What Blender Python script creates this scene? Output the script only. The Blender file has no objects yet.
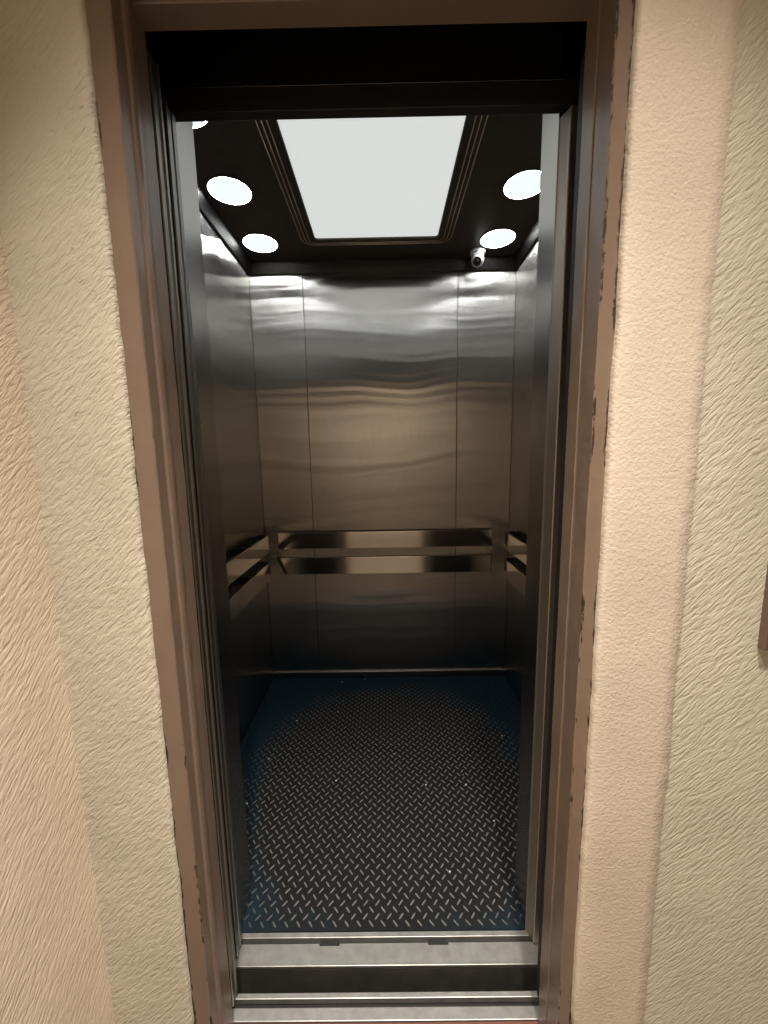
import bpy, bmesh, math, random
from mathutils import Vector, Matrix, noise as mnoise

random.seed(7)
SC = bpy.context.scene
COL = SC.collection

# ---------------------------------------------------------------- camera
CAM_Z = 1.30
cam_data = bpy.data.cameras.new('camera')
cam = bpy.data.objects.new('camera', cam_data)
COL.objects.link(cam)
cam_data.sensor_fit = 'HORIZONTAL'
cam_data.sensor_width = 36.0
cam_data.clip_start = 0.01


FOCAL = 388.0
cam_data.lens = 36.0 * FOCAL / 768.0


def _dir(px, py):
    return Vector(((px - 384.0) / FOCAL, -(py - 512.0) / FOCAL, -1.0)).normalized()


# pitched down 8.2 degrees, rolled 1 degree; rows are the world axes seen from the camera
_R = Matrix(((0.9998536534049036, 0.016139821790848122, 0.005672558983954872),
             (0.00332321380075584, 0.1420273217793236, -0.9898571594519217),
             (-0.0167817765120755, 0.9897311483533051, 0.14195290048585346)))
cam.matrix_world = Matrix.Translation((0, 0, CAM_Z)) @ _R.to_4x4()
SC.camera = cam

# ---------------------------------------------------------------- light, exposure
SC.view_settings.view_transform = 'Standard'
SC.view_settings.look = 'None'
SC.view_settings.exposure = 0.0
SC.view_settings.gamma = 1.0
SC.view_settings.use_curve_mapping = False

world = bpy.data.worlds.new('world')
SC.world = world
world.use_nodes = True
world.node_tree.nodes['Background'].inputs[0].default_value = (0.9, 0.75, 0.6, 1)
world.node_tree.nodes['Background'].inputs[1].default_value = 0.02


def spot_light(name, loc, target, power, col, size, blend, radius):
    d = bpy.data.lights.new(name, 'SPOT')
    d.energy = power
    d.color = col
    d.spot_size = math.radians(size)
    d.spot_blend = blend
    d.shadow_soft_size = radius
    o = bpy.data.objects.new(name, d)
    COL.objects.link(o)
    o.location = loc
    o.rotation_euler = (Vector(target) - Vector(loc)).to_track_quat('-Z', 'Y').to_euler()
    return o


# recessed ceiling spots of the landing, close to the lift wall
WARM = (1.0, 0.885, 0.765)
spot_light('landing_spot_left', (-0.14, 0.10, 2.70), (-0.14, 0.10, 0.0), 240.0, WARM, 74, 1.0, 0.04)
spot_light('landing_spot_right', (0.30, 0.10, 2.70), (0.30, 0.10, 0.0), 230.0, WARM, 74, 1.0, 0.04)
spot_light('landing_fill_rear', (0.25, -0.95, 2.70), (0.15, -1.85, 0.9), 260.0, WARM, 95, 1.0, 0.06)  # added fill: brightens the unseen rear wall for its reflection in the steel


# ---------------------------------------------------------------- materials
class NT:
    def __init__(self, name):
        self.m = bpy.data.materials.new(name)
        self.m.use_nodes = True
        self.t = self.m.node_tree
        self.b = self.t.nodes['Principled BSDF']
        self.pos = None

    def n(self, typ, **kw):
        o = self.t.nodes.new(typ)
        for k, v in kw.items():
            setattr(o, k, v)
        return o

    def l(self, a, b):
        self.t.links.new(a, b)

    def p(self):
        if self.pos is None:
            self.pos = self.n('ShaderNodeNewGeometry')
        return self.pos.outputs['Position']

    def mapping(self, scale=(1, 1, 1), rot=(0, 0, 0), loc=(0, 0, 0), src=None):
        m = self.n('ShaderNodeMapping')
        m.inputs['Scale'].default_value = scale
        m.inputs['Rotation'].default_value = rot
        m.inputs['Location'].default_value = loc
        self.l(src or self.p(), m.inputs['Vector'])
        return m.outputs[0]

    def noise(self, vec, scale, detail=3, rough=0.5, dist=0.0):
        o = self.n('ShaderNodeTexNoise')
        o.inputs['Scale'].default_value = scale
        o.inputs['Detail'].default_value = detail
        o.inputs['Roughness'].default_value = rough
        o.inputs['Distortion'].default_value = dist
        self.l(vec, o.inputs['Vector'])
        return o.outputs['Fac']

    def ramp(self, src, stops):
        r = self.n('ShaderNodeValToRGB')
        e = r.color_ramp.elements
        while len(e) < len(stops):
            e.new(0.5)
        for k, (p, c) in enumerate(stops):
            e[k].position = p
            e[k].color = (c[0], c[1], c[2], 1) if not isinstance(c, (int, float)) else (c, c, c, 1)
        self.l(src, r.inputs[0])
        return r.outputs[0]

    def math(self, op, a, b=None, c=None, clamp=False):
        o = self.n('ShaderNodeMath', operation=op)
        o.use_clamp = clamp
        for i, v in enumerate((a, b, c)):
            if v is None:
                continue
            if isinstance(v, (int, float)):
                o.inputs[i].default_value = v
            else:
                self.l(v, o.inputs[i])
        return o.outputs[0]

    def mix(self, fac, a, b):
        o = self.n('ShaderNodeMix', data_type='RGBA')
        if isinstance(fac, (int, float)):
            o.inputs[0].default_value = fac
        else:
            self.l(fac, o.inputs[0])
        for i, v in ((6, a), (7, b)):
            if isinstance(v, tuple):
                o.inputs[i].default_value = (v[0], v[1], v[2], 1)
            else:
                self.l(v, o.inputs[i])
        return o.outputs[2]

    def bump(self, h, strength, dist, prev=None):
        o = self.n('ShaderNodeBump')
        o.inputs['Strength'].default_value = strength
        o.inputs['Distance'].default_value = dist
        self.l(h, o.inputs['Height'])
        if prev is not None:
            self.l(prev, o.inputs['Normal'])
        return o.outputs[0]

    def set(self, **kw):
        names = dict(col='Base Color', rough='Roughness', metal='Metallic', normal='Normal', aniso='Anisotropic',
                     tangent='Tangent', spec='Specular IOR Level', coat='Coat Weight', coatr='Coat Roughness',
                     ecol='Emission Color', estr='Emission Strength')
        for k, v in kw.items():
            s = self.b.inputs[names[k]]
            if isinstance(v, tuple):
                s.default_value = (v[0], v[1], v[2], 1)
            elif isinstance(v, (int, float)):
                s.default_value = v
            else:
                self.l(v, s)
        return self.m


def mat_plaster(name, c0, c1, strokes='front'):
    t = NT(name)
    if strokes:
        # trowel strokes running up to the right
        wob = t.n('ShaderNodeTexNoise')
        wob.inputs['Scale'].default_value = 9.0
        wob.inputs['Detail'].default_value = 1
        t.l(t.p(), wob.inputs['Vector'])
        sub = t.n('ShaderNodeVectorMath', operation='MULTIPLY_ADD')
        t.l(wob.outputs['Color'], sub.inputs[0])
        sub.inputs[1].default_value = (0.014, 0.014, 0.014)
        t.l(t.p(), sub.inputs[2])
        a = math.radians(45)
        if strokes == 'front':
            v0 = t.mapping(rot=(0, a, 0), src=sub.outputs[0])
            s1, s2 = (44, 90, 185), (100, 160, 420)
        else:
            v0 = t.mapping(rot=(-a, 0, 0), src=sub.outputs[0])
            s1, s2 = (90, 44, 185), (160, 100, 420)
        n1 = t.noise(t.mapping(scale=s1, src=v0), 1.0, 3, 0.55, 0.5)
        n2 = t.noise(t.mapping(scale=s2, src=v0), 1.0, 2, 0.5, 0.3)
        n1 = t.ramp(n1, [(0.34, 0.0), (0.55, 0.75), (0.72, 1.0)])
        n3 = t.noise(t.p(), 9.0, 3)
        h = t.math('MULTIPLY_ADD', n2, 0.35, t.math('MULTIPLY_ADD', n3, 0.8, n1))
        nrm = t.bump(h, 1.0, BUMP[0])
    else:
        n1 = t.noise(t.p(), 185.0, 2, 0.5, 0.2)
        n2 = t.noise(t.p(), 420.0, 2, 0.5)
        n3 = t.noise(t.p(), 10.0, 3)
        h = t.math('MULTIPLY_ADD', n2, 0.4, t.math('MULTIPLY_ADD', n3, 1.0, n1))
        nrm = t.bump(h, 1.0, BUMP[1])
    blot = t.noise(t.p(), 5.0, 4, 0.6)
    col = t.mix(t.ramp(blot, [(0.35, 0.0), (0.65, 1.0)]), c0, c1)
    pit = t.ramp(t.noise(t.p(), 60.0, 2), [(0.73, 0.0), (0.78, 1.0)])
    col = t.mix(t.math('MULTIPLY', pit, 0.35), col, (0.22, 0.18, 0.14))
    return t.set(col=col, rough=0.75, normal=nrm, spec=0.25)


BUMP = (0.0010, 0.0010)


def mat_steel(name, col=(0.52, 0.50, 0.47), rough=0.26, aniso=1.0, wav=1.0, grain=0.3):
    t = NT(name)
    g = t.n('ShaderNodeNewGeometry')
    cr = t.n('ShaderNodeVectorMath', operation='CROSS_PRODUCT')
    t.l(g.outputs['True Normal'], cr.inputs[0])
    cr.inputs[1].default_value = (0, 0, 1)
    ad = t.n('ShaderNodeVectorMath', operation='ADD')
    t.l(cr.outputs[0], ad.inputs[0])
    ad.inputs[1].default_value = (1e-4, 1e-4, 0)
    nrm = None
    if wav:
        # the sheet is not quite flat: long ripples across it, kinked where panels meet
        a = t.noise(t.mapping(scale=(1.6, 1.6, 2.2)), 1.0, 1, 0.4)
        ad2 = t.n('ShaderNodeVectorMath', operation='MULTIPLY_ADD')
        cb = t.n('ShaderNodeCombineXYZ')
        t.l(a, cb.inputs[2])
        t.l(cb.outputs[0], ad2.inputs[0])
        ad2.inputs[1].default_value = (0, 0, 0.22)
        t.l(t.p(), ad2.inputs[2])
        b = t.noise(t.mapping(scale=(0.25, 0.25, 15.0), loc=(3, 1, 0), src=ad2.outputs[0]), 1.0, 1, 0.5)
        nrm = t.bump(b, 1.0, 0.0021 * wav, t.bump(a, 1.0, 0.008 * wav))
    gr = t.noise(t.mapping(scale=(420, 420, 5)), 1.0, 2, 0.6)
    if wav:
        nrm = t.bump(gr, 1.0, 0.0006 * grain / 0.3, nrm)
    r2 = t.math('MULTIPLY_ADD', gr, 0.10 * grain, rough - 0.05 * grain)
    kw = dict(col=col, metal=1.0, rough=r2, aniso=aniso, tangent=ad.outputs[0])
    if nrm is not None:
        kw['normal'] = nrm
    return t.set(**kw)


def mat_flat(name, col, rough=0.5, metal=0.0, var=0.25, scale=20.0, bump=0.0, spec=0.5):
    t = NT(name)
    n = t.noise(t.p(), scale, 4, 0.6)
    lo = tuple(c * (1 - var) for c in col)
    hi = tuple(min(1, c * (1 + var)) for c in col)
    kw = dict(col=t.mix(n, lo, hi), rough=rough, metal=metal, spec=spec)
    if bump:
        kw['normal'] = t.bump(n, 0.6, bump)
    return t.set(**kw)


def mat_emit(name, col, strength):
    t = NT(name)
    return t.set(col=(0.8, 0.8, 0.8), rough=0.4, ecol=col, estr=strength)


def mat_frame_paint():
    """brown gloss paint, chipped along the edges of the frame's faces"""
    t = NT('chipped_brown_paint')
    sep = t.n('ShaderNodeSeparateXYZ')
    t.l(t.p(), sep.inputs[0])
    x, y, z = sep.outputs
    chip_n = t.noise(t.mapping(scale=(160, 160, 42)), 1.0, 4, 0.7, 0.5)
    patch = t.ramp(t.noise(t.mapping(scale=(2, 2, 5), loc=(1, 3, 2)), 1.0, 2), [(0.42, 0.0), (0.60, 1.0)])

    def band(edge, w):
        d = t.math('ABSOLUTE', t.math('SUBTRACT', x, edge))
        d = t.math('ADD', d, t.math('MULTIPLY', t.math('ABSOLUTE', t.math('SUBTRACT', y, 0.632)), 1.0))
        return t.math('SUBTRACT', 1.0, t.math('DIVIDE', d, w), clamp=True)
    m = band(EDGES[0], 0.009)
    for e, w in EDGES[1]:
        m = t.math('MAXIMUM', m, band(e, w))
    f = t.math('MULTIPLY', m, t.math('MULTIPLY_ADD', patch, 0.5, 0.55))
    f = t.math('MULTIPLY', f, chip_n)
    mask = t.ramp(f, [(0.38, 0.0), (0.408, 1.0)])
    n = t.noise(t.p(), 12.0, 4, 0.6)
    paint = t.mix(n, (0.172, 0.122, 0.090), (0.232, 0.170, 0.128))
    col = t.mix(mask, paint, (0.030, 0.018, 0.013))
    orange = t.noise(t.p(), 70.0, 2)
    h = t.math('SUBTRACT', t.math('MULTIPLY', orange, 0.35), mask)
    low = t.noise(t.mapping(scale=(25, 25, 9)), 1.0, 2)
    nrm = t.bump(low, 0.5, 0.004, t.bump(h, 0.6, 0.0012))
    rough = t.math('MULTIPLY_ADD', mask, 0.4, 0.33)
    return t.set(col=col, rough=rough, normal=nrm, spec=0.5)


def mat_rubber(name, lug):
    """blue rubber, worn to black over the middle where people stand"""
    t = NT(name)
    sep = t.n('ShaderNodeSeparateXYZ')
    t.l(t.p(), sep.inputs[0])
    x, y, z = sep.outputs
    nz = t.noise(t.p(), 6.0, 4, 0.6)
    dx = t.math('DIVIDE', t.math('ABSOLUTE', t.math('ADD', x, 0.0)), 0.60)
    dy = t.math('DIVIDE', t.math('ABSOLUTE', t.math('SUBTRACT', y, 1.42)), 0.64)
    d = t.math('ADD', t.math('POWER', dx, 2.6), t.math('POWER', dy, 2.6))
    d = t.math('MULTIPLY_ADD', t.math('SUBTRACT', nz, 0.5), 0.8, d)
    worn = t.ramp(d, [(0.55, 1.0), (1.05, 0.0)])
    fine = t.noise(t.p(), 40.0, 4, 0.7)
    if lug:
        a = t.mix(fine, (0.10, 0.10, 0.095), (0.29, 0.29, 0.28))
        col = t.mix(worn, (0.009, 0.025, 0.040), a)
        rough = t.math('MULTIPLY_ADD', worn, -0.15, 0.62)
    else:
        a = t.mix(fine, (0.006, 0.0065, 0.0075), (0.019, 0.020, 0.021))
        col = t.mix(worn, (0.008, 0.025, 0.040), a)
        rough = 0.62
    nrm = t.bump(fine, 0.3, 0.001)
    return t.set(col=col, rough=rough, normal=nrm, spec=0.35 if lug else 0.16)


# frame edges on x (flange inner / outer edges), used by the paint for its chips
JL, JR = -0.372, 0.331
FL, FR = -0.405, 0.355
EDGES = (JL, [(JR, 0.010), (FL, 0.010), (FR, 0.012)])

M = dict(
    plaster=mat_plaster('trowelled_plaster', (0.55, 0.52, 0.43), (0.62, 0.585, 0.49)),
    plaster_warm=mat_plaster('warm_trowelled_plaster', (0.68, 0.590, 0.480), (0.74, 0.645, 0.53), 'side'),
    plaster_patch=mat_plaster('warm_stippled_plaster', (0.60, 0.530, 0.445), (0.66, 0.585, 0.495), None),
    steel=mat_steel('brushed_steel'),
    steel_side=mat_steel('brushed_steel_side'),
    steel_plain=mat_steel('brushed_steel_trim', (0.38, 0.37, 0.35), rough=0.26, aniso=0.6, wav=0.0),
    steel_rail=mat_steel('satin_steel', (0.62, 0.60, 0.57), rough=0.12, aniso=0.0, wav=0.0, grain=0.3),
    steel_post=mat_steel('steel_post', (0.44, 0.39, 0.34), rough=0.50, aniso=0.0, wav=0.0),
    dark_steel=mat_flat('dark_steel', (0.05, 0.047, 0.043), 0.4, 0.9),
    paint=mat_frame_paint(),
    door_steel=mat_steel('dull_door_steel', (0.27, 0.265, 0.24), rough=0.42, aniso=0.0, wav=0.0),
    black=mat_flat('black_metal', (0.012, 0.012, 0.012), 0.6),
    header=mat_flat('black_header_paint', (0.020, 0.019, 0.018), 0.45),
    shaft=mat_flat('shaft_concrete', (0.05, 0.048, 0.045), 0.9),
    alu=mat_flat('worn_aluminium', (0.37, 0.37, 0.355), 0.42, 0.7, 0.4, 30.0, 0.0008),
    ceil=mat_flat('bronze_ceiling', (0.075, 0.064, 0.050), 0.42, 0.4),
    mould=mat_flat('bronze_glint', (0.80, 0.66, 0.52), 0.3, 0.9),
    panel=mat_emit('frosted_light_panel', (0.95, 1.0, 0.97), 0.66),
    disc=mat_emit('frosted_downlight', (0.84, 0.94, 1.06), 1.0),
    ring=mat_emit('bright_light_ring', (0.95, 0.98, 1.0), 95.0),
    white=mat_flat('white_plastic', (0.72, 0.72, 0.70), 0.4, 0, 0.05),
    lens=mat_flat('black_glass', (0.006, 0.006, 0.007), 0.06, 0, 0.1),
    mat=mat_rubber('blue_rubber', False),
    lug=mat_rubber('blue_rubber_studs', True),
    tile=mat_flat('beige_floor_tile', (0.14, 0.112, 0.087), 0.4, 0, 0.2, 8.0),
    apron=mat_flat('scuffed_apron_steel', (0.075, 0.072, 0.066), 0.6, 0.3, 0.5, 25.0),
    red=mat_flat('red_brown_floor', (0.16, 0.062, 0.045), 0.5, 0, 0.3, 15.0),
    room=mat_flat('landing_paint', (0.62, 0.54, 0.44), 0.7, 0, 0.08, 6.0),
    crumb=mat_flat('white_paper', (0.75, 0.76, 0.74), 0.8, 0, 0.1),
    plate=mat_flat('brown_painted_metal', (0.135, 0.090, 0.065), 0.4, 0, 0.1),
)


# ---------------------------------------------------------------- mesh helpers
def link(name, bm, mat, parent=None, origin=None, smooth=False):
    bmesh.ops.recalc_face_normals(bm, faces=bm.faces)
    o3 = Vector(origin) if origin is not None else (parent.matrix_world.translation.copy() if parent else Vector())
    if parent is not None and origin is None:
        o3 = Vector(parent['_w'])
    bmesh.ops.translate(bm, verts=bm.verts, vec=-o3)
    me = bpy.data.meshes.new(name)
    bm.to_mesh(me)
    bm.free()
    for m in (mat if isinstance(mat, (list, tuple)) else [mat]):
        me.materials.append(m)
    if smooth:
        for p in me.polygons:
            p.use_smooth = True
    o = bpy.data.objects.new(name, me)
    COL.objects.link(o)
    if parent is None:
        o.location = o3
    else:
        o.parent = parent
        o.location = o3 - Vector(parent['_w'])
    o['_w'] = tuple(o3)
    return o


def empty(name, loc):
    o = bpy.data.objects.new(name, None)
    COL.objects.link(o)
    o.empty_display_size = 0.1
    o.location = loc
    o['_w'] = tuple(loc)
    return o


def tag(o, label, cat, group=None):
    o['label'] = label
    o['category'] = cat
    if group:
        o['group'] = group
    return o


def struct(o):
    o['kind'] = 'structure'
    return o


def box(bm, x0, x1, y0, y1, z0, z1, bev=0.0, mi=0, seg=2):
    n0 = len(bm.verts)
    vs = [bm.verts.new((x, y, z)) for z in (z0, z1) for y in (y0, y1) for x in (x0, x1)]
    fs = [bm.faces.new([vs[i] for i in q]) for q in
          ((0, 2, 3, 1), (4, 5, 7, 6), (0, 1, 5, 4), (2, 6, 7, 3), (0, 4, 6, 2), (1, 3, 7, 5))]
    for f in fs:
        f.material_index = mi
    if bev:
        es = set(e for f in fs for e in f.edges)
        bmesh.ops.bevel(bm, geom=list(es), offset=bev, segments=seg, affect='EDGES', profile=0.5)
    return bm


def prism(bm, pts, axis, a, b, mi=0):
    """closed outline pts in the plane across axis, extruded from a to b"""
    def mk(p, v):
        return {'x': (v, p[0], p[1]), 'y': (p[0], v, p[1]), 'z': (p[0], p[1], v)}[axis]
    lo = [bm.verts.new(mk(p, a)) for p in pts]
    hi = [bm.verts.new(mk(p, b)) for p in pts]
    n = len(pts)
    fs = [bm.faces.new(lo), bm.faces.new(hi)]
    for i in range(n):
        fs.append(bm.faces.new((lo[i], lo[(i + 1) % n], hi[(i + 1) % n], hi[i])))
    for f in fs:
        f.material_index = mi
    return fs


def lathe(bm, prof, center, axis=(0, 0, 1), seg=40, cap0=True, cap1=True):
    ax = Vector(axis).normalized()
    q = Vector((0, 0, 1)).rotation_difference(ax)
    c = Vector(center)
    rings = []
    for r, h in prof:
        rings.append([bm.verts.new(c + q @ Vector((r * math.cos(2 * math.pi * k / seg), r * math.sin(2 * math.pi * k / seg), h)))
                      for k in range(seg)])
    for a, b in zip(rings, rings[1:]):
        for k in range(seg):
            bm.faces.new((a[k], a[(k + 1) % seg], b[(k + 1) % seg], b[k]))
    if cap0:
        bm.faces.new(rings[0][::-1])
    if cap1:
        bm.faces.new(rings[-1])
    return bm


def B():
    return bmesh.new()


def single(name, x0, x1, y0, y1, z0, z1, mat, bev=0.0):
    return link(name, box(B(), x0, x1, y0, y1, z0, z1, bev), mat)


# ---------------------------------------------------------------- key dimensions
CXL, CXR, CYB, CYF = -0.687, 0.687, 2.145, 0.99        # inside of the car
CZ = 2.285
OXL, OXR = -0.422, 0.365                              # car entrance
SEAMS = (-0.412, 0.389)
WY = 0.624                                            # landing wall face
RX0, RX1, RY0, RZ1 = -0.561, 1.75, -1.9, 2.75         # landing room

# ---------------------------------------------------------------- landing shell


def rag(z, s, amp):
    return amp * (mnoise.noise(Vector((s, 1.7, z * 9.0))) + 0.6 * mnoise.noise(Vector((s + 5, 4.1, z * 31.0)))
                  + 0.35 * mnoise.noise(Vector((s + 9, 4.1, z * 90.0))))


def plaster_strip(name, mat, inner, outer, y, sgn, z0, z1, seed, amp, foot=False, amp_out=0.0, depth=0.013):
    """plaster face from the ragged inner edge (beside the frame) to the outer edge, rounded over at the edge"""
    bm = B()
    nz = int((z1 - z0) / 0.008)
    rows = []
    prof = [(0.0, depth), (0.0006, depth * 0.55), (0.002, depth * 0.22), (0.005, 0.001), (0.009, 0.0)]
    for i in range(nz + 1):
        z = z0 + (z1 - z0) * i / nz
        e = inner + rag(z, seed, amp)
        if foot and z < 0.20:
            e -= -sgn * 0.030 * ((0.20 - z) / 0.20) ** 1.4 * (1 if sgn < 0 else 1)
        o = outer + (rag(z, seed + 20, amp_out) if amp_out else 0)
        xs = [(e + sgn * dx, y + dy) for dx, dy in prof]
        for k in range(1, 6):
            t = k / 6
            xs.append((e + sgn * 0.009 + (o - e - sgn * 0.009) * t, y))
        if amp_out:
            xs += [(o - sgn * 0.002, y + 0.0005), (o, y + 0.003), (o + sgn * 0.0005, y + 0.012)]
        else:
            xs += [(o, y)]
        rows.append([bm.verts.new((a, b, z)) for a, b in xs])
    for r0, r1 in zip(rows, rows[1:]):
        for k in range(len(r0) - 1):
            bm.faces.new((r0[k], r0[k + 1], r1[k + 1], r1[k]))
    return struct(link(name, bm, mat, smooth=True))


plaster_strip('wall_front_left', M['plaster'], FL, RX0, WY, -1, 0.0, 2.06, 1.0, 0.0022, foot=True)
plaster_strip('trim_1', M['plaster_patch'], FR, 0.494, WY - 0.004, 1, 0.0, 2.06, 3.0, 0.0018, foot=True, amp_out=0.0035)
bm = B()
v = [bm.verts.new(p) for p in ((0.480, WY + 0.003, 0), (RX1, WY + 0.003, 0), (RX1, WY + 0.003, RZ1), (0.480, WY + 0.003, RZ1))]
bm.faces.new(v)
struct(link('wall_front_right', bm, M['plaster']))
bm = B()
v = [bm.verts.new(p) for p in ((RX0, WY, 2.06), (0.485, WY, 2.06), (0.485, WY, RZ1), (RX0, WY, RZ1))]
bm.faces.new(v)
struct(link('wall_front_top', bm, M['plaster']))
struct(single('wall_left', RX0 - 0.1, RX0, RY0, WY + 0.02, 0, RZ1, M['plaster_warm']))
struct(single('wall_right', RX1, RX1 + 0.1, RY0, WY + 0.02, 0, RZ1, M['room']))
struct(single('wall_back', RX0 - 0.1, RX1 + 0.1, RY0 - 0.1, RY0, 0, RZ1, M['room']))
struct(single('ceiling_landing', RX0 - 0.1, RX1 + 0.1, RY0 - 0.1, WY + 0.03, RZ1, RZ1 + 0.1, M['room']))
struct(single('floor_landing', RX0 - 0.1, RX1 + 0.1, RY0 - 0.1, 0.64, -0.12, 0.0, M['tile']))
struct(single('trim_3', FL - 0.03, FR + 0.03, 0.64, 0.7225, -0.12, 0.0005, M['red']))

# lift shaft behind the landing wall
struct(single('wall_shaft_left', -1.40, -1.30, 0.65, 2.5, -1.0, 3.0, M['shaft']))
struct(single('wall_shaft_right', 1.00, 1.10, 0.65, 2.5, -1.0, 3.0, M['shaft']))
struct(single('wall_shaft_back', -1.40, 1.10, 2.5, 2.6, -1.0, 3.0, M['shaft']))
struct(single('ceiling_shaft', -1.40, 1.10, 0.65, 2.6, 3.0, 3.1, M['shaft']))
struct(single('floor_shaft', -1.40, 1.10, 0.65, 2.6, -1.1, -1.0, M['shaft']))
bm = B()
box(bm, -1.40, FL - 0.03, 0.65, 0.715, -1.0, 3.0)
box(bm, FR + 0.03, 1.10, 0.65, 0.715, -1.0, 3.0)
box(bm, FL - 0.03, FR + 0.03, 0.65, 0.715, 2.05, 3.0)
box(bm, FL - 0.03, FR + 0.03, 0.65, 0.755, -1.0, -0.125)
struct(link('wall_shaft_front', bm, M['shaft']))

# ---------------------------------------------------------------- lift car shell
T = 0.02
bm = B()
box(bm, CXL - T, CXR + T, CYB + 0.004, CYB + 0.03, -0.02, CZ + 0.02)
wb = struct(link('wall_car_back', bm, M['dark_steel']))
for a, b in ((CXL, SEAMS[0]), SEAMS, (SEAMS[1], CXR)):
    link('wall_panel', box(B(), a + 0.0013, b - 0.0013, CYB, CYB + 0.004, 0.0, CZ, 0.0012), M['steel'], wb)
struct(single('wall_car_left', CXL - T, CXL, CYF - 0.1, CYB + 0.03, -0.02, CZ + 0.02, M['steel_side']))
struct(single('wall_car_right', CXR, CXR + T, CYF - 0.1, CYB + 0.03, -0.02, CZ + 0.02, M['steel_side']))
bm = B()
box(bm, CXL, OXL, 0.897, CYF, -0.02, CZ, 0.0015)
box(bm, OXR, CXR, 0.897, CYF, -0.02, CZ, 0.0015)
box(bm, OXL, OXR, 0.910, CYF, 2.10, CZ, 0.0015)
struct(link('wall_car_front', bm, M['steel_plain']))
struct(single('floor', CXL - T, CXR + T, 0.895, CYB + 0.03, -0.06, 0.0, M['dark_steel']))
# ceiling with openings is a plain soffit; lamps sit under it
struct(single('ceiling', CXL - T, CXR + T, 0.905, CYB + 0.03, CZ, CZ + 0.03, M['ceil']))
# dark cornice strip around the top of the car walls
bm = B()
pr = [(0, 2.229), (0.010, 2.229), (0.012, 2.232), (0.026, 2.282), (0.026, CZ), (0, CZ)]
prism(bm, [(CYB - a, z) for a, z in pr], 'x', CXL, CXR)
prism(bm, [(CXL + a, z) for a, z in pr], 'y', CYF, CYB)
prism(bm, [(CXR - a, z) for a, z in pr], 'y', CYF, CYB)
struct(link('trim_2', bm, M['dark_steel']))
# steel skirting at the foot of the car walls
struct(single('baseboard_back', CXL, CXR, CYB - 0.012, CYB, 0.006, 0.045, M['steel_plain'], 0.002))
# ---------------------------------------------------------------- landing door frame
df = empty('door_frame', ((JL + JR) / 2, 0.69, 0.0))
tag(df, 'chipped brown painted metal door frame around the lift entrance', 'door frame')
YF, YE, ZH = 0.632, 0.720, 1.977


def jamb(side):
    bm = B()
    if side < 0:
        e, o = JL, FL - 0.022
        pts = [(o, YF), (e - 0.002, YF), (e, YF + 0.002), (e, 0.659), (e + 0.0035, 0.662), (e + 0.005, 0.668), (e + 0.0045, 0.676),
               (e + 0.002, 0.682), (e, 0.683), (e, YE - 0.001), (e - 0.001, YE), (e - 0.012, YE), (e - 0.012, 0.648), (o, 0.648)]
    else:
        e, o = JR, FR + 0.022
        pts = [(o, YF), (e + 0.002, YF), (e, YF + 0.002), (e, 0.676), (e + 0.003, 0.678), (e + 0.003, 0.6805), (e - 0.001, 0.6825),
               (e - 0.001, YE - 0.001), (e, YE), (e + 0.012, YE), (e + 0.012, 0.648), (o, 0.648)]
    nz = 120
    rows = []
    for i in range(nz + 1):
        z = ZH * i / nz
        rows.append([bm.verts.new((x + 0.0009 * mnoise.noise(Vector((x * 60, y * 60 + side, z * 14.0))), y, z)) for x, y in pts])
    for r0, r1 in zip(rows, rows[1:]):
        for k in range(len(pts)):
            bm.faces.new((r0[k], r0[(k + 1) % len(pts)], r1[(k + 1) % len(pts)], r1[k]))
    bm.faces.new(rows[0])
    bm.faces.new(rows[-1])
    return bm


link('jamb', jamb(-1), M['paint'], df)
link('jamb', jamb(1), M['paint'], df)
bm = B()
prism(bm, [(YF, 2.052), (YF, ZH + 0.002), (YF + 0.002, ZH), (0.676, ZH), (0.678, ZH + 0.003), (0.681, ZH + 0.003), (0.683, ZH),
           (YE, ZH), (YE, ZH + 0.012), (0.648, ZH + 0.012), (0.648, 2.052)], 'x', FL - 0.022, FR + 0.022)
link('lintel', bm, M['paint'], df)

# ---------------------------------------------------------------- door panels, slid open to the left
ld = empty('landing_door', (-0.78, 0.76, 0.0))
tag(ld, 'outer steel sliding door parked open just behind the left frame jamb', 'door')
x0 = -0.381
bm = B()
prism(bm, [(-1.12, 0.744), (x0 - 0.002, 0.744), (x0, 0.746), (x0, 0.7495), (x0 - 0.003, 0.7525), (x0 - 0.003, 0.764),
           (x0, 0.767), (x0, 0.773), (x0 - 0.002, 0.775), (-1.12, 0.775)], 'z', 0.012, 1.975)
link('door_panel', bm, M['door_steel'], ld)
link('hanger', box(B(), -1.08, -0.48, 0.751, 0.768, 1.975, 2.22, 0.003), M['black'], ld)

cd = empty('car_door', (-0.80, 0.855, 0.0))
tag(cd, 'inner steel lift car door parked open beside the left car wall', 'door')
x0 = -0.406
bm = B()
prism(bm, [(-1.15, 0.836), (x0 - 0.002, 0.836), (x0, 0.838), (x0, 0.844), (x0 - 0.003, 0.847), (x0 - 0.003, 0.858), (x0 - 0.001, 0.861),
           (x0 - 0.001, 0.874), (x0 - 0.003, 0.876), (-1.15, 0.876)], 'z', 0.012, 1.975)
link('door_panel', bm, M['door_steel'], cd)
link('hanger', box(B(), -1.10, -0.52, 0.848, 0.866, 1.975, 2.24, 0.003), M['black'], cd)

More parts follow.
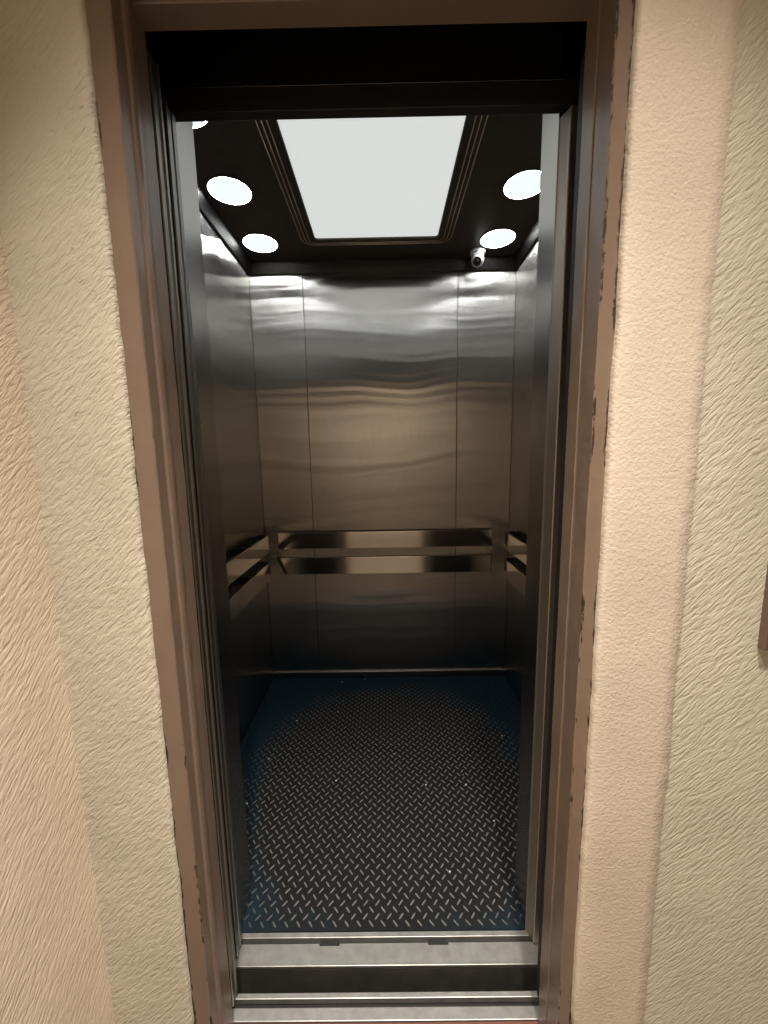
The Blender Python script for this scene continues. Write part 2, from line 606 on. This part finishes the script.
# strike post on the right of the car entrance
bm = B()
prism(bm, [(0.3745, 0.866), (0.3765, 0.864), (0.402, 0.864), (0.402, 0.8965), (0.3655, 0.8965), (0.3635, 0.8955), (0.3635, 0.893), (0.3655, 0.890),
           (0.3735, 0.870)], 'z', 0.0045, 1.972)
sp = link('strike_post', bm, M['steel_post'], None, (0.38, 0.88, 0.0045))
tag(sp, 'slim steel strike post with bright edges on the right side of the car entrance', 'door post')
bm = B()
prism(bm, [(0.348, 0.745), (0.370, 0.745), (0.43, 0.765), (0.43, 0.775), (0.348, 0.775)], 'z', 0.001, 1.972)
sb = link('gap_shade_strip', bm, M['black'], None, (0.38, 0.76, 0.0))  # black strip put in for the darkness of the open gap
tag(sb, 'black strip standing in for the shade in the gap behind the right frame jamb', 'door post')

# header over the car entrance
dh = empty('door_header', (0.0, 0.89, 1.992))
tag(dh, 'black header plate above the lift car entrance with a thin bright seam', 'door header')
link('face_plate', box(B(), -0.60, 0.50, 0.887, 0.909, 1.992, 2.033, 0.0012), M['header'], dh)
link('edge_strip', box(B(), -0.60, 0.50, 0.884, 0.909, 2.0335, 2.036, 0.0008), M['steel_plain'], dh)
link('shade_backing', box(B(), -1.18, 0.62, 0.899, 0.909, 2.0365, 2.32, 0.002), M['black'], dh)  # black backing that stands for the dark hoistway above the header

# ---------------------------------------------------------------- sills
cs = empty('car_sill', (0.0, 0.86, 0.0))
tag(cs, 'grooved aluminium sill at the threshold of the lift car floor', 'sill')
SX0, SX1 = -0.60, 0.56
bm = B()
n0, n1, w = -0.199, 0.094, 0.0545
pts = [(SX0, 0.825), (SX1, 0.825), (SX1, 0.871), (n1 + w, 0.871), (n1 + w, 0.866), (n1, 0.866), (n1, 0.871),
       (n0 + w, 0.871), (n0 + w, 0.866), (n0, 0.866), (n0, 0.871), (SX0, 0.871)]
prism(bm, pts, 'z', -0.012, 0.0)
box(bm, SX0, SX1, 0.8235, 0.829, -0.006, 0.0015, 0.0012)
box(bm, SX0, SX1, 0.8815, 0.8945, -0.028, 0.004, 0.0012)
link('tread', bm, M['alu'], cs)
link('groove', box(B(), SX0, SX1, 0.829, 0.893, -0.034, -0.013), M['black'], cs)
link('apron', box(B(), SX0, SX1, 0.8255, 0.8285, -0.60, -0.0065), M['apron'], cs)
for a in (n0, n1):
    link('door_shoe', box(B(), a + 0.003, a + w - 0.003, 0.8665, 0.8805, -0.0125, -0.002, 0.001), M['black'], cs)

ls = empty('landing_sill', (-0.02, 0.75, 0.0))
tag(ls, 'worn grooved metal sill along the landing edge below the dark gap', 'sill')
bm = B()
box(bm, FL - 0.02, FR + 0.02, 0.7255, 0.7490, -0.016, 0.0, 0.0015)
box(bm, FL - 0.02, FR + 0.02, 0.7635, 0.7750, -0.016, 0.0, 0.0015)
link('tread', bm, M['alu'], ls)
link('groove', box(B(), FL - 0.02, FR + 0.02, 0.7255, 0.770, -0.034, -0.018), M['black'], ls)
link('bracket', box(B(), FL - 0.02, FR + 0.02, 0.756, 0.766, -0.20, -0.034), M['shaft'], ls)

# ---------------------------------------------------------------- floor covering
mt = bm = B()
box(bm, CXL + 0.001, CXR - 0.001, 0.8955, CYB - 0.001, 0.0, 0.005)
mp = link('floor_mat', bm, M['mat'], None, (0.0, 1.52, 0.0))
tag(mp, 'dark blue studded rubber floor covering inside the lift, worn black in the middle', 'floor mat')
bm = B()
pitch = 0.0170
nx, ny = int((CXR - CXL - 0.02) / pitch), int((CYB - 0.915) / pitch)
L2, W2 = 0.0110, 0.0023
for i in range(nx + 1):
    for j in range(ny + 1):
        if (i + j) % 2:
            continue
        cx, cy = CXL + 0.014 + i * pitch, 0.912 + j * pitch
        a = math.radians(50 if i % 2 else -50)
        ca, sa = math.cos(a), math.sin(a)
        lo, hi = [], []
        for u, v_ in ((-1, 0), (-0.55, -1), (0.55, -1), (1, 0), (0.55, 1), (-0.55, 1)):
            x, y = u * L2, v_ * W2
            lo.append(bm.verts.new((cx + ca * x - sa * y, cy + sa * x + ca * y, 0.0049)))
            x, y = u * L2 * 0.86, v_ * W2 * 0.55
            hi.append(bm.verts.new((cx + ca * x - sa * y, cy + sa * x + ca * y, 0.0066)))
        bm.faces.new(hi)
        for k in range(6):
            bm.faces.new((lo[k], lo[(k + 1) % 6], hi[(k + 1) % 6], hi[k]))
st = link('studs', bm, M['lug'], mp)
st['kind'] = 'stuff'

# ---------------------------------------------------------------- ceiling light panel
PX0, PX1, PY0, PY1 = -0.299, 0.250, 1.18, 1.900


def rrect(off, rad, n=8):
    x0, x1, y0, y1 = PX0 - off, PX1 + off, PY0 - off, PY1 + off
    out = []
    for cx, cy, a0 in ((x1 - rad, y1 - rad, 0), (x0 + rad, y1 - rad, 90), (x0 + rad, y0 + rad, 180), (x1 - rad, y0 + rad, 270)):
        for k in range(n + 1):
            a = math.radians(a0 + 90 * k / n)
            out.append((cx + rad * math.cos(a), cy + rad * math.sin(a)))
    return out


pl = empty('ceiling_light_panel', ((PX0 + PX1) / 2, (PY0 + PY1) / 2, CZ))
tag(pl, 'large rectangular frosted light panel in a ridged bronze frame on the lift ceiling', 'ceiling light')
bm = B()
o = rrect(0.002, 0.012)
prism(bm, o, 'z', CZ - 0.010, CZ - 0.004)
link('diffuser', bm, M['panel'], pl)


def frame_loop(prof):
    bm = B()
    rows = [[bm.verts.new((x, y, CZ - h)) for x, y in rrect(off, 0.014 + off * 0.6)] for off, h in prof]
    n = len(rows[0])
    for k in range(len(prof)):
        a, b = rows[k], rows[(k + 1) % len(prof)]
        for i in range(n):
            bm.faces.new((a[i], a[(i + 1) % n], b[(i + 1) % n], b[i]))
    return bm


link('bezel', frame_loop([(0.0, 0.002), (0.0, 0.016), (0.002, 0.018), (0.014, 0.018), (0.015, 0.002)]), M['ceil'], pl)
for k in range(3):
    a = 0.0155 + k * 0.0180
    h = 0.017 - k * 0.0045
    pr = [(a, 0.001), (a, h - 0.001), (a + 0.001, h), (a + 0.0105, h), (a + 0.0115, h - 0.001), (a + 0.012, h - 0.0045), (a + 0.0178, h - 0.0055), (a + 0.0178, 0.001)]
    rg = link('ridge', frame_loop(pr), M['ceil'], pl)
    pr = [(a + 0.0115, h - 0.0042), (a + 0.0115, h - 0.001), (a + 0.0130, h + 0.0004), (a + 0.0150, h - 0.0008), (a + 0.0158, h - 0.0040), (a + 0.0158, h - 0.0050)]
    link('bead', frame_loop(pr), M['mould'], rg)  # pale metal carries the panel's glint along each dark ridge

# ---------------------------------------------------------------- downlights
DX, DY = (-0.560, 0.533), (1.234, 1.590, 1.946)
names = {}
root = empty('downlight', (DX[0], DY[0], CZ))
c = (DX[0], DY[0], CZ)
link('trim_ring', lathe(B(), [(0.080, 0.0), (0.080, -0.002), (0.079, -0.004), (0.076, -0.005), (0.0755, -0.001)], c, seg=48, cap0=False, cap1=False),
     M['ceil'], root, smooth=True)
link('light_ring', lathe(B(), [(0.0700, -0.0015), (0.0700, -0.0052), (0.0755, -0.0042), (0.0755, -0.0015)], c, seg=48, cap0=False, cap1=False), M['ring'], root)
link('diffuser', lathe(B(), [(0.0700, -0.0012), (0.0700, -0.0055)], c, seg=48), M['disc'], root)
rows = ('nearest the entrance', 'middle one of three', 'nearest the back wall')
sides = ('left', 'right')
for a in range(2):
    for b in range(3):
        if a == 0 and b == 0:
            o = root
        else:
            o = root.copy()
            COL.objects.link(o)
            for ch in root.children:
                d = ch.copy()
                COL.objects.link(d)
                d.parent = o
        o.location = (DX[a], DY[b], CZ)
        tag(o, 'round white downlight on the %s side of the ceiling, %s' % (sides[a], rows[b]), 'downlight', 'round ceiling downlights')

# ---------------------------------------------------------------- security camera
sc_ = empty('security_camera', (0.467, 2.055, CZ))
tag(sc_, 'small white dome security camera on the lift ceiling by the back wall', 'camera')
c = Vector((0.467, 2.055, CZ))
aim = Vector((-0.28, -0.80, -0.62)).normalized()
link('base', lathe(B(), [(0.0353, 0.0), (0.0373, -0.0025), (0.0373, -0.0131), (0.0353, -0.0164), (0.0303, -0.0180)], c, seg=40), M['white'], sc_, smooth=True)
link('collar', lathe(B(), [(0.0303, -0.0164), (0.0307, -0.0279), (0.0295, -0.0295)], c, seg=40), M['white'], sc_, smooth=True)
bc = c + Vector((0, 0, -0.0426))
prof = [(0.0312 * math.sin(math.radians(a)), 0.0312 * math.cos(math.radians(a))) for a in range(180, 34, -8)]
prof[0] = (0.0008, prof[0][1])
bl = link('housing', lathe(B(), prof + [(0.0197, 0.0234)], bc, aim, 40), M['white'], sc_, smooth=True)
link('face', lathe(B(), [(0.0201, 0.0225), (0.0201, 0.0246), (0.0184, 0.0258)], bc, aim, 36), M['lens'], sc_)
link('lens', lathe(B(), [(0.0090, 0.0254), (0.0082, 0.0283), (0.0049, 0.0303), (0.0008, 0.0310)], bc, aim, 28), M['lens'], sc_, smooth=True)

# ---------------------------------------------------------------- handrails


def bar(bm, u0, u1, z0, z1, place, slant=0.0, off=0.058):
    """a flat rail bar 5 cm off the wall; its ends turn back to the wall. place(u, d, z) maps into the room"""
    th = 0.010
    outline = [(u0, z1), (u1, z1), (u1, z0), (u0 + slant, z0)]
    for dd0, dd1 in ((off - th, off),):
        lo = [bm.verts.new(place(u, dd0, z)) for u, z in outline]
        hi = [bm.verts.new(place(u, dd1, z)) for u, z in outline]
        fs = [bm.faces.new(lo), bm.faces.new(hi)]
        for i in range(4):
            fs.append(bm.faces.new((lo[i], lo[(i + 1) % 4], hi[(i + 1) % 4], hi[i])))
        bmesh.ops.bevel(bm, geom=list(set(e for f in fs for e in f.edges)), offset=0.0022, segments=2, affect='EDGES')
    return bm


def end_cap(bm, u, du, z0, z1, place, slant=0.0, off=0.058):
    """the end of a bar returning to the wall"""
    pts = [(u, off - 0.004, z1), (u - du, 0.001, z1), (u + slant - du, 0.001, z0), (u + slant, off - 0.004, z0)]
    lo = [bm.verts.new(place(*p)) for p in pts]
    s = 0.006 if du > 0 else -0.006
    hi = [bm.verts.new(place(p[0] + s, p[1], p[2])) for p in pts]
    bm.faces.new(lo)
    bm.faces.new(hi)
    for i in range(4):
        bm.faces.new((lo[i], lo[(i + 1) % 4], hi[(i + 1) % 4], hi[i]))
    return bm


def handrail(loc, place, u0, u1, slant, offs, zs, label):
    root = empty('handrail', loc)
    tag(root, label, 'handrail', 'steel handrails in the lift car')
    for z0, z1, s, off, n in ((zs[0], zs[1], 0.0, offs[0], 'upper_bar'), (zs[2], zs[3], slant, offs[1], 'lower_bar')):
        b = link(n, bar(B(), u0, u1, z0, z1, place, s, off), M['steel_rail'], root)
        link('end_cap', end_cap(B(), u0 + 0.001, 0.030 if s else 0.012, z0, z1, place, s, off), M['steel_rail'], b)
        link('end_cap', end_cap(B(), u1 - 0.001, -0.012, z0, z1, place, 0.0, off), M['steel_rail'], b)
        for t in (0.18, 0.82):
            u = u0 + (u1 - u0) * t
            bm = B()
            vs = [place(u + a, d, z) for z in (z0 + 0.03, z1 - 0.03) for d in (0.0005, off - 0.0105) for a in (-0.012, 0.012)]
            vv = [bm.verts.new(p) for p in vs]
            for q in ((0, 2, 3, 1), (4, 5, 7, 6), (0, 1, 5, 4), (2, 6, 7, 3), (0, 4, 6, 2), (1, 3, 7, 5)):
                bm.faces.new([vv[i] for i in q])
            link('bracket', bm, M['dark_steel'], b)
    return root


ZB = (0.797, 0.8885, 0.645, 0.741)
ZS = (0.802, 0.893, 0.651, 0.747)
handrail((0.0, CYB, ZB[2]), lambda u, d, z: (u, CYB - d, z), -0.602, 0.583, 0.042, (0.035, 0.020), ZB,
         'double flat steel handrail across the back wall of the lift')
handrail((CXL, 1.6, ZS[2]), lambda u, d, z: (CXL + d, u, z), 1.09, 2.03, 0.0, (0.058, 0.058), ZS,
         'double flat steel handrail along the left side wall of the lift')
handrail((CXR, 1.6, ZS[2]), lambda u, d, z: (CXR - d, u, z), 1.09, 2.03, 0.0, (0.058, 0.058), ZS,
         'double flat steel handrail along the right side wall of the lift')

# ---------------------------------------------------------------- brown plate on the right-hand landing wall
bm = B()
box(bm, 0.631, 0.750, WY - 0.010, WY + 0.004, 0.966, 1.19, 0.002)
cp = empty('call_panel', (0.69, WY, 0.966))
tag(cp, 'brown painted metal plate on the plaster wall at the right edge', 'panel')
link('surround', bm, M['plate'], cp)

# ---------------------------------------------------------------- crumbs on the floor
spots = [(342, 682), (297, 721), (338, 712), (269, 759), (420, 723), (502, 736), (463, 775), (466, 785), (450, 872), (494, 821),
         (376, 700), (336, 781), (426, 785), (394, 754), (365, 679), (247, 804)]
Rw = _R
for k, (px, py) in enumerate(spots):
    d = Rw @ _dir(px, py)
    t = (0.0066 - CAM_Z) / d.z
    p = Vector((0, 0, CAM_Z)) + d * t
    bm = B()
    r = random.uniform(0.0022, 0.0042)
    bmesh.ops.create_icosphere(bm, subdivisions=1, radius=r)
    for v_ in bm.verts:
        v_.co *= random.uniform(0.75, 1.25)
        v_.co.z *= 0.6
    bmesh.ops.translate(bm, verts=bm.verts, vec=(p.x, p.y, 0.0066 + r * 0.45))
    o = link('crumb', bm, M['crumb'], None, (p.x, p.y, 0.0066))
    tag(o, 'tiny white crumb of litter lying on the dark lift floor', 'crumb', 'white crumbs on the lift floor')

for o in bpy.data.objects:
    if '_w' in o:
        del o['_w']
